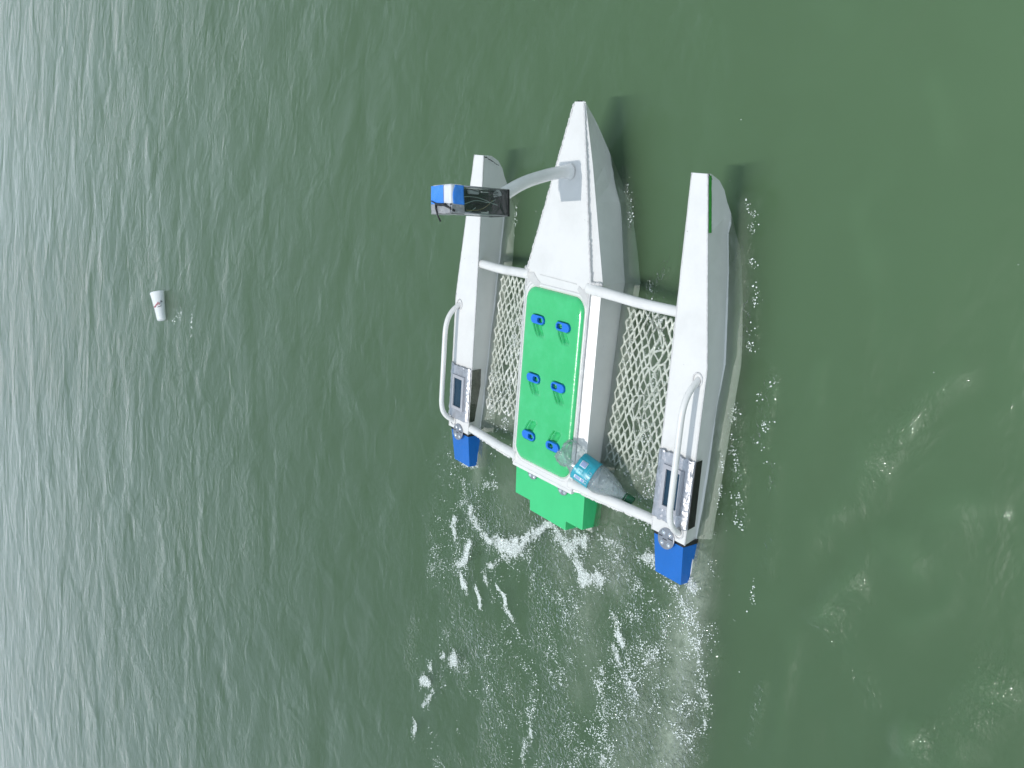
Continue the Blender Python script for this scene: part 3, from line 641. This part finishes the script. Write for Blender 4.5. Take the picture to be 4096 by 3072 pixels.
# lid: rings scaled towards the middle, with a rounded rim and moulded scoops
def build_lid():
    A, B, R0 = .308, .149, .048; CX = .34; Z0, HT, ER = .156, .0135, .022
    per = []
    def edge(a, b, N): return [(a[0]+(b[0]-a[0])*i/N, a[1]+(b[1]-a[1])*i/N) for i in range(N)]
    def arc(cx, cy, a0, N): return [(cx+R0*math.cos(math.radians(a0+90*i/N)), cy+R0*math.sin(math.radians(a0+90*i/N))) for i in range(N)]
    per = edge((A, -B+R0), (A, B-R0), 90)+arc(A-R0, B-R0, 0, 24)+edge((A-R0, B), (-A+R0, B), 250)+arc(-A+R0, B-R0, 90, 24)+edge((-A, B-R0), (-A, -B+R0), 90)+arc(-A+R0, -B+R0, 180, 24)+edge((-A+R0, -B), (A-R0, -B), 250)+arc(A-R0, -B+R0, 270, 24)
    per = np.array(per); n = len(per)
    # inner spine so rings stay even in both directions
    sp = np.stack([np.clip(per[:, 0], -(A-B), A-B), np.zeros(n)], -1)
    ts = np.concatenate([np.linspace(0, .12, 14)[:-1], np.linspace(.12, 1, 85)])
    P = per[None]*(1-ts)[:, None, None]+sp[None]*ts[:, None, None]
    q = np.abs(P)-np.array([A-R0, B-R0]); sdf = np.hypot(np.maximum(q[..., 0], 0), np.maximum(q[..., 1], 0))+np.minimum(np.maximum(q[..., 0], q[..., 1]), 0)-R0
    d = np.clip(-sdf, 0, ER)/ER; Z = Z0+HT*np.sqrt(np.clip(1-(1-d)**2, 0, 1))+.0015*(1-(P[..., 1]/B)**2)
    X = P[..., 0]+CX; Y = P[..., 1]
    ss = lambda v, a, b: (lambda t: t*t*(3-2*t))(np.clip((v-a)/(b-a), 0, 1))
    for i, (lx, ly, dr, hole) in enumerate(LATCH):
        a = (lx-X)*dr+.004; b = ly-Y; b0 = -.031+.034*np.clip(a/.066, 0, 2)**2.0; w = b-b0
        fade = ss(a, -.014, -.010)*(1-ss(a, .045, .066))
        S = ss(w, 0, .0016)*(1-ss(w, .024, .052)); ridge = ss(w, .0062, .0072)*(1-ss(w, .0125, .0135))*ss(a, .004, .008)
        Z -= .013*fade*S*(1-.85*ridge)
        # shallow seat round the blue plate
        e = np.hypot(np.maximum(np.abs(Y-ly)-.019, 0), X-lx); Z = np.minimum(Z, Z0+HT+.0015-.0060*(1-ss(e, .0165, .0180))-.0)
    G = np.stack([X, Y, Z], -1)
    rim = G[0].copy(); rim[:, 2] = Z0-.006
    G = np.concatenate([rim[None], G]); G = np.concatenate([G, G[:, :1]], 1)
    link("green_hatch_lid", grid_mesh("green_hatch_lid", G), M['lid'], boat, True)
LATCH = [(.542, .065, 1, -1), (.542, -.067, 1, 1), (.338, .065, 1, -1), (.338, -.067, 1, 1), (.131, .067, -1, -1), (.131, -.066, -1, .6)]
build_lid()
lid = [o for o in boat.children if o.name.startswith("green_hatch_lid")][0]
def latch(lx, ly, dr, hole):
    N = 40
    def stad(hl, r, cy):
        o = []
        for k in range(N):
            t = 2*math.pi*k/N; c, s = math.cos(t), math.sin(t); o.append((lx+r*c, cy+(hl if s > 0 else -hl if s < 0 else 0)+r*s))
        return o
    O = stad(.019, .0145, ly); I = stad(.0062, .0086, ly+hole*.0145)
    z0, z1 = .1655, .1765
    V = [(x, y, z) for z in (z0, z1) for x, y in O]+[(x, y, z) for z in (z1, z0) for x, y in I]
    F = [(a*N+k, a*N+(k+1) % N, ((a+1) % 4)*N+(k+1) % N, ((a+1) % 4)*N+k) for a in range(4) for k in range(N)]
    o = link("blue_latch", recalc(mesh("blue_latch", V, F)), M['latch'], lid, False, .0012)
    return o
for L_ in LATCH: latch(*L_)

# beams
def beams():
    for sg in (1, -1):
        tube("front_beam", [(.683, sg*.150, .148), (.680, sg*.185, .146), (.675, sg*.26, .135), (.669, sg*.34, .120), (.667, sg*.42, .110), (.668, sg*.515, .104)], [.020, .0175, .0165, .0165, .0165, .0165], M['tube'], boat, 18, 8)
        tube("rear_beam", [(.026, sg*.150, .148), (.026, sg*.185, .147), (.022, sg*.28, .136), (.020, sg*.36, .124), (.018, sg*.44, .113), (.018, sg*.515, .106)], [.020, .0175, .016, .016, .016, .016], M['tube'], boat, 18, 8)
        # lacing that ties the net to the beam
        V, F = [], []; N = 34
        for i in range(N):
            t = i/(N-1); y = .205+t*.29; z = float(np.interp(y, [.185, .28, .36, .44, .515], [.147, .136, .124, .113, .106]))-.002
            x = .0215-.0165-.003*rnd.random(); r = .0046+.0022*rnd.random()
            pth = [(x+.004, sg*(y-.003), z+.004), (x-.002, sg*y, z), (x+.003, sg*(y+.003), z-.006)]
            tube_data(pth, r, 7, V, F)
        link("net_lacing", mesh("net_lacing", V, F), M['tube'], boat, True)
beams()
# scuffed paint at the two outer bows
def scuffs():
    for sg in (1, -1):
        V, F = [], []; y0 = .5045 if sg > 0 else .5635
        for i in range(9):
            x = 1.060-.0035*i+rnd.uniform(-.002, .002); z = .124-.0075*i; y = (y0 if sg > 0 else y0-.0032*i)
            tube_data([(x, sg*y, z), (x-.003, sg*(y-.0004*sg), z-.004-rnd.random()*.004)], .0008+.0010*rnd.random(), 5, V, F)
        link("bow_scuff", mesh("bow_scuff", V, F), M['black'], boat, True)
    V, F = tube_data([(1.2515, -.004, .118), (1.2515, .012, .121)], .0022, 6); link("bow_scuff", mesh("bow_scuff", V, F), M['black'], boat, True)
scuffs()

# nets: expanded lattice slung just under the surface between the hulls
def nets():
    for sg in (1, -1):
        V, F = [], []
        y0, y1, x0, x1 = .190, .505, .10, .625; nx, ny = 11, 23
        r = random.Random(5+sg)
        dx = (x1-x0)/nx; dy = (y1-y0)/ny*2  # lateral half cells of about 12 mm
        def zw(x): return .055-.068*x-.005
        def pt(i, j):
            x = x0+dx*i*.5; y = y0+dy*j*.5
            P = np.array([[x, y]]); yc = .33-.10*(x-.35)+.03*math.sin(x*16); band = math.exp(-((y-yc)/.035)**2); a = .7+2.4*band
            wx = float(vnoise(P, 30, 71)[0])*.006*a; wy = float(vnoise(P, 45, 72)[0])*.0045*a
            return (x+wx+r.uniform(-.003, .003)*a, sg*(y+wy+r.uniform(-.0016, .0016)*a), zw(x)+.003*float(vnoise(P, 20, 73)[0]))
        pts = {}
        def g(i, j):
            if (i, j) not in pts: pts[(i, j)] = pt(i, j)
            return pts[(i, j)]
        for i in range(0, nx*2):
            for j in range(0, ny+1):
                if (i+j) % 2: continue
                for dj in (-1, 1):
                    if 0 <= j+dj <= ny:
                        a, b = g(i, j), g(i+1, j+dj); m_ = tuple((a[k]+b[k])/2+(r.uniform(-.0016, .0016) if k < 2 else 0) for k in range(3))
                        if r.random() < .02: continue
                        w_ = .0024+.0017*r.random()
                        tube_data([a, m_, b], [w_*1.5, w_, w_*1.5], 5, V, F)
        link("net", mesh("net", V, F), M['net'], boat, True)
nets()

# arm and electronics box on the foredeck
tube("mast_arm", [(1.034, .0, .140), (1.032, .001, .165), (1.023, -.006, .224), (1.003, -.020, .311), (.984, -.031, .369), (.962, -.040, .419), (.948, -.043, .448)], [.026, .0205, .0195, .0195, .020, .021, .021], M['tube'], boat, 20, 8)
YAW = math.radians(7)
def bxp(a, b, z):   # box frame: a along the front face, b outwards from the front face centre
    cx, cy = .930, -.044; z = z+.059
    ex = Vector((math.cos(YAW), math.sin(YAW), 0)); ey = Vector((math.sin(YAW), -math.cos(YAW), 0))
    lean = (z-.43)*.04
    p = Vector((cx+lean, cy, z))+ex*a+ey*b; return (p.x, p.y, p.z)
def bbox(name, a0, a1, b0, b1, z0, z1, mat, par, bevel=.001, sub=0):
    V = [bxp(a, b, z) for z in (z0, z1) for a, b in ((a0, b0), (a1, b0), (a1, b1), (a0, b1))]
    F = [(3, 2, 1, 0), (4, 5, 6, 7)]+[(k, (k+1) % 4, 4+(k+1) % 4, 4+k) for k in range(4)]
    return link(name, recalc(mesh(name, V, F)), mat, par, False, bevel)
def wire(par, pts, r, mat):
    V, F = tube_data(catmull([bxp(p[0], p[1]+.010, p[2]) for p in pts], 6), r, 6); return link("wire", mesh("wire", V, F), mat, par, True)
def ebox():
    h = .0385; hb = .048
    box = bbox("electronics_case", -h, h, -hb, hb, .386, .578, M['acrylic'], boat, .004)
    bbox("case_base", -h-.001, h+.001, -hb-.001, hb+.001, .381, .3905, M['black'], box, .002)
    # edges read as thick grey lines
    for a, b in ((-h, hb), (h, hb), (h, -hb), (-h, -hb)):
        V, F = tube_data([bxp(a*.97, b*.97, .39), bxp(a*.97, b*.97, .58)], .0022, 8); link("case_edge", mesh("case_edge", V, F), M['steel'], box, True)
    bbox("circuit_board", -.030, .024, -.004, .000, .455, .575, M['board'], box)
    bbox("circuit_board", -.026, .026, 0.024, 0.027, .430, .545, M['board'], box)
    bbox("battery", -.010, .012, 0.028, 0.042, .440, .515, M['battery'], box, .003)
    bbox("battery", -.030, -.013, 0.026, 0.040, .455, .500, M['battery'], box, .002)
    bbox("battery", -.022, .020, -.026, -.008, .40, .47, M['battery'], box, .003)
    bbox("white_highlight_piece", .018, .030, 0.030, 0.040, .485, .520, M['cap_white'], box, .002)  # white block added as a painted highlight inside the case
    bbox("back_liner", -.034, .034, -.034, -.031, .43, .575, M['board'], box)
    wire(box, [(-.02, .030, .57), (-.012, .034, .54), (0, .034, .50), (-.003, .034, .455), (.006, .032, .43)], .0012, M['wire_w'])
    wire(box, [(-.005, .030, .575), (.008, .034, .54), (.008, .034, .49), (-.005, .034, .44), (-.008, .03, .42)], .0012, M['wire_w'])
    wire(box, [(.005, .033, .44), (-.012, .035, .46), (-.026, .034, .49), (-.029, .03, .53)], .0012, M['wire_y'])
    wire(box, [(.01, .033, .45), (.02, .034, .43), (.012, .034, .41), (.02, .03, .40)], .0010, M['wire_k'])
    wire(box, [(-.03, .02, .56), (-.033, .025, .52), (-.02, .033, .50)], .0012, M['wire_w'])
    wire(box, [(.024, .03, .56), (.03, .034, .52), (.02, .035, .46), (.028, .033, .42)], .0010, M['wire_k'])
    # taped cap
    H = .0410; HB = .0515; ZT = .591; n = 26
    def skin(nm, fn, na, nb, mat, par, sd):
        G = np.zeros((na, nb, 3))
        for i in range(na):
            for j in range(nb): G[i, j] = fn(i/(na-1), j/(nb-1))
        nz = fbm(G[..., [0, 2]]+G[..., [1, 1]], 60, 3, sd); G += (nz*.0012)[..., None]
        o = link(nm, grid_mesh(nm, G), mat, par, True); o.modifiers.new("solid", 'SOLIDIFY').thickness = .0008; return o
    cap = bbox("taped_cap", -H, H, -HB, HB, .546, .591, M['cap_white'], boat, .006)
    t = .0012
    skin("blue_tape", lambda u, v: bxp(-H*.32+H*1.26*u, -HB*.97+HB*1.27*v, ZT+t), n, n, M['cap_blue'], cap, 1)
    def wavy(u): return .582+.006*math.sin(u*3.1)-.006*u
    skin("blue_tape", lambda u, v: bxp(-H*.36+H*1.28*u, HB+t, wavy(u)-(wavy(u)-.547)*v), n, 10, M['cap_blue'], cap, 2)
    # translucent grey tape on the aft face
    skin("grey_tape", lambda u, v: bxp(-H-t, HB-2*HB*u, ZT+.001-(.046)*v), n, n, M['cap_grey'], cap, 3)
    skin("grey_tape", lambda u, v: bxp(-H*.99+H*.64*u, -HB*.97+2*HB*.97*v, ZT+.0004+t), n, n, M['cap_grey'], cap, 4)
    skin("grey_tape", lambda u, v: bxp(-H*.99+H*.58*u, HB+t+.0004, ZT-(.045)*v), n, n, M['cap_grey'], cap, 5)
    # black antenna strips
    def strip(pts, w):
        V, F = tube_data([bxp(*p) for p in pts], w, 8); link("antenna_lead", mesh("antenna_lead", V, F), M['black'], cap, True)
    strip([(-.004, -.046, ZT+.004), (-H*.30, -.02, ZT+.004), (-H*.36, .018, ZT+.004), (-H*.38, HB+.003, ZT-.002)], .0016)
    strip([(-H*.30, -.022, ZT+.004), (-H*.65, -.018, ZT+.006), (-H-.004, -.010, ZT+.006), (-H-.022, -.004, ZT)], [.0032, .0026, .0022, .0026])
    strip([(-H*.36, .004, ZT+.004), (-H*.44, .026, ZT+.005), (-H*.60, HB-.006, ZT+.004), (-H*.84, HB+.005, ZT-.010)], [.003, .0038, .0032, .0036])
    strip([(-H*.34, -.02, ZT+.005), (-H*.40, .006, ZT+.006), (-H*.40, .030, ZT+.004)], .0040)
ebox()

# ------------------------------------------------------------------ the plastic bottle lying across the deck edge
def bottle():
    b0 = Vector(W((.126, -.158, .188))); b1 = Vector(W((.027, -.372, .082)))
    ax = (b1-b0); Ltot = ax.length; ax.normalize()
    e = empty("plastic_bottle", b0); tag(e, "crumpled clear plastic bottle with teal label and dark green cap", "bottle")
    side = ax.cross(Vector((0, 0, 1))).normalized(); upv = side.cross(ax).normalized()
    def pos(s, ang, r): return (ax*s + side*(math.cos(ang)*r) + upv*(math.sin(ang)*r))
    R = .0455
    prof = [(-.030, .014), (-.026, .036), (-.016, .043), (.00, .046), (.025, .045), (.045, R), (.115, R), (.135, .0465), (.16, .042), (.185, .033), (.207, .024), (.224, .0155), (.235, .0125), (.246, .0125)]
    sc_ = Ltot/.262
    prof = [(s*sc_, r) for s, r in prof]
    ss = np.array([p[0] for p in prof]); rs = np.array([p[1] for p in prof])
    s = np.concatenate([np.linspace(ss[0], ss[-1], 120)]); m = 72
    G = np.zeros((len(s), m+1, 3))
    for i, si in enumerate(s):
        r = float(np.interp(si, ss, rs))
        for j in range(m+1):
            a = 2*math.pi*(j % m)/m
            P = np.array([[si*1.0, a*.043]]); P2 = np.array([[si, abs(((a/math.pi)) % 2-1)*.13]])
            k = float(np.clip((.055*sc_-si)/.03, 0, 1)); k2 = float(np.clip((si-.12*sc_)/.02, 0, 1))*float(np.clip((.2-si)/.03, 0, 1))
            cr = float(fbm(P2, 38, 3, 140)[0])
            rr = r*(1+k*(.34*cr-.05)+k2*.05*float(fbm(P2, 25, 2, 150)[0])); rr *= 1+.012*math.sin(si*330)*(k2 > 0)
            v_ = pos(si+k*.008*float(fbm(P2, 30, 2, 160)[0]), a, rr); G[i, j] = (v_.x+k*.014, v_.y-k*.006, v_.z)
    body = link("bottle_body", grid_mesh("bottle_body", G), M['pet'], e, True)
    # closed base
    # label sleeve
    la, lb = .049*sc_, .116*sc_
    G = np.zeros((24, 73, 3))
    for i in range(24):
        si = la+(lb-la)*i/23
        for j in range(73): G[i, j] = pos(si, 2*math.pi*j/72, R+.0014+.0004*math.sin(j*.9+i*.3))
    lab = link("teal_label", grid_mesh("teal_label", G), M['label'], e, True); lab.modifiers.new("solid", 'SOLIDIFY').thickness = .0004
    # printed panels on the label; t = along the bottle 0..1, angle in degrees round it
    camdir = (Vector((0.95, -2.26, 2.07))-Vector(W((.09, -.24, .14)))).normalized()
    a0 = math.degrees(math.atan2(camdir.dot(upv), camdir.dot(side)))
    def panel(t0, t1, d0, d1, mat, lift=.0022, nm="label_print"):
        G = np.zeros((8, 10, 3))
        for i in range(8):
            for j in range(10): G[i, j] = pos(la+(lb-la)*(t0+(t1-t0)*i/7), math.radians(a0+d0+(d1-d0)*j/9), R+lift)
        o = link(nm, grid_mesh(nm, G), mat, lab, True); o.modifiers.new("solid", 'SOLIDIFY').thickness = .0003; return o
    sgn = -1 if side.x > 0 else 1       # positive angle offsets run towards the bow
    def pn(t0, t1, u0, u1, mat, lift=.0022): return panel(t0, t1, sgn*-u0, sgn*-u1, mat, lift)
    pn(.18, .52, -28, -2, M['label_white']); pn(.21, .49, -26, -4, M['label_grey'], .0027)
    pn(.20, .78, 38, 56, M['label_white']); pn(.26, .54, 40, 53, M['label_grey'], .0027); pn(.60, .74, 40, 54, M['label_grey'], .0027)
    pn(.18, .50, 6, 30, M['label_pale'], .0020); pn(.30, .44, 14, 22, M['label'], .0026)
    pn(.70, .715, -20, 62, M['label_pale'], .0020)
    # lettering AYTIU as strokes
    V, F = [], []
    def P2(t, u): return pos(la+(lb-la)*t, math.radians(a0-sgn*u), R+.0026)
    glyph = {'A': [[(0, 0), (.5, 1), (1, 0)], [(.25, .4), (.75, .4)]], 'Y': [[(0, 1), (.5, .5), (1, 1)], [(.5, .5), (.5, 0)]], 'T': [[(0, 1), (1, 1)], [(.5, 1), (.5, 0)]], 'I': [[(.5, 1), (.5, 0)]], 'U': [[(0, 1), (0, .2), (.5, 0), (1, .2), (1, 1)]]}
    u = 56
    for ch in "AYTIU":
        for st in glyph[ch]:
            tube_data([P2(.93-.13*y, u-9*x) for x, y in st], .0007, 5, V, F)
        u -= 12
    link("lettering", mesh("lettering", V, F), M['label_white'], lab, True)
    # cap and neck ring
    V, F = tube_data([pos(t*sc_, 0, 0) for t in (.240, .2405, .266, .2665)], [.0125, .0160, .0155, .013], 24)
    link("bottle_cap", mesh("bottle_cap", V, F), M['cap_green'], e, False, .0008)
    V, F = tube_data([pos(t*sc_, 0, 0) for t in (.2325, .233, .2365, .237)], [.0125, .0150, .0150, .0125], 24)
    link("neck_ring", mesh("neck_ring", V, F), M['cap_green'], e, True)
bottle()

# ------------------------------------------------------------------ the drifting foam cup
def cup():
    top = Vector((-.150, 4.765, .031)); botm = Vector((-.343, 4.672, .020)); ax = (botm-top); L = ax.length; ax.normalize()
    e = empty("foam_cup", top); tag(e, "white foam cup with red and black script drifting on its side", "cup")
    side = ax.cross(Vector((0, 0, 1))).normalized(); upv = side.cross(ax).normalized()
    def pos(s, a, r): return ax*s+side*(math.cos(a)*r)+upv*(math.sin(a)*r)
    prof = [(0, .0545), (-.002, .0585), (.003, .0600), (.008, .0590), (.012, .0570), (.06, .0500), (.13, .0415), (L-.012, .0365), (L-.004, .0350), (L, .031), (L, 0.0005)]
    inner = [(L-.012, 0.0005), (L-.012, .031), (.10, .0425), (.0, .0545)]
    pts = inner+prof; G = np.zeros((len(pts), 49, 3))
    for i, (s, r) in enumerate(pts):
        for j in range(49):
            a = 2*math.pi*j/48; dent = 1-.05*max(0, math.cos(a-2.4))**6*(s < .03); G[i, j] = pos(s, a, r*dent)
    G = np.array([[v for v in row] for row in G])
    link("cup_body", recalc(grid_mesh("cup_body", G)), M['foam_cup'], e, True)
    camdir = (Vector((0.95, -2.26, 2.07))-top).normalized(); a0 = math.atan2(camdir.dot(upv), camdir.dot(side))
    # ridges moulded on the wall
    V, F = [], []
    for s in np.linspace(.03, L-.03, 11):
        r = float(np.interp(s, [0.012, L], [.057, .0358])); tube_data([pos(s, 2*math.pi*k/40, r+.0002) for k in range(41)], .0009, 5, V, F, cap=False)
    link("cup_ridges", mesh("cup_ridges", V, F), M['foam_cup'], e, True)
    def stroke(pts, w, mat, nm="script"):
        V, F = [], []
        P = []
        for s, a in pts:
            r = float(np.interp(s, [0.012, L], [.057, .0358])); P.append(pos(s, a0+a, r+.0012))
        tube_data(catmull(P, 6), w, 5, V, F); return V, F
    sg2 = 1
    d = [a0]
    def run(ptsl, w, mat, nm):
        V, F = [], []
        for pts in ptsl:
            P = [pos(s, a0+a, float(np.interp(s, [0.012, L], [.057, .0358]))+.0012) for s, a in pts]; tube_data(catmull(P, 6), w, 5, V, F)
        return link(nm, mesh(nm, V, F), mat, e, True)
    run([[(.118, -1.15), (.108, -1.0), (.118, -.9), (.104, -.82), (.114, -.7)], [(.108, -.66), (.098, -.6), (.108, -.5), (.095, -.45), (.102, -.38)], [(.098, -.34), (.084, -.30), (.099, -.18), (.103, -.08), (.090, -.05), (.088, -.02)]], .0020, M['red_print'], "red_script")
    run([[(.078, .12), (.086, .22), (.078, .30)], [(.072, .20), (.085, .33), (.082, .42)], [(.092, .05), (.094, .18)], [(.122, -.42), (.118, -.2), (.120, -.05), (.112, .12), (.108, .22)]], .0018, M['black_print'], "black_script")
cup()
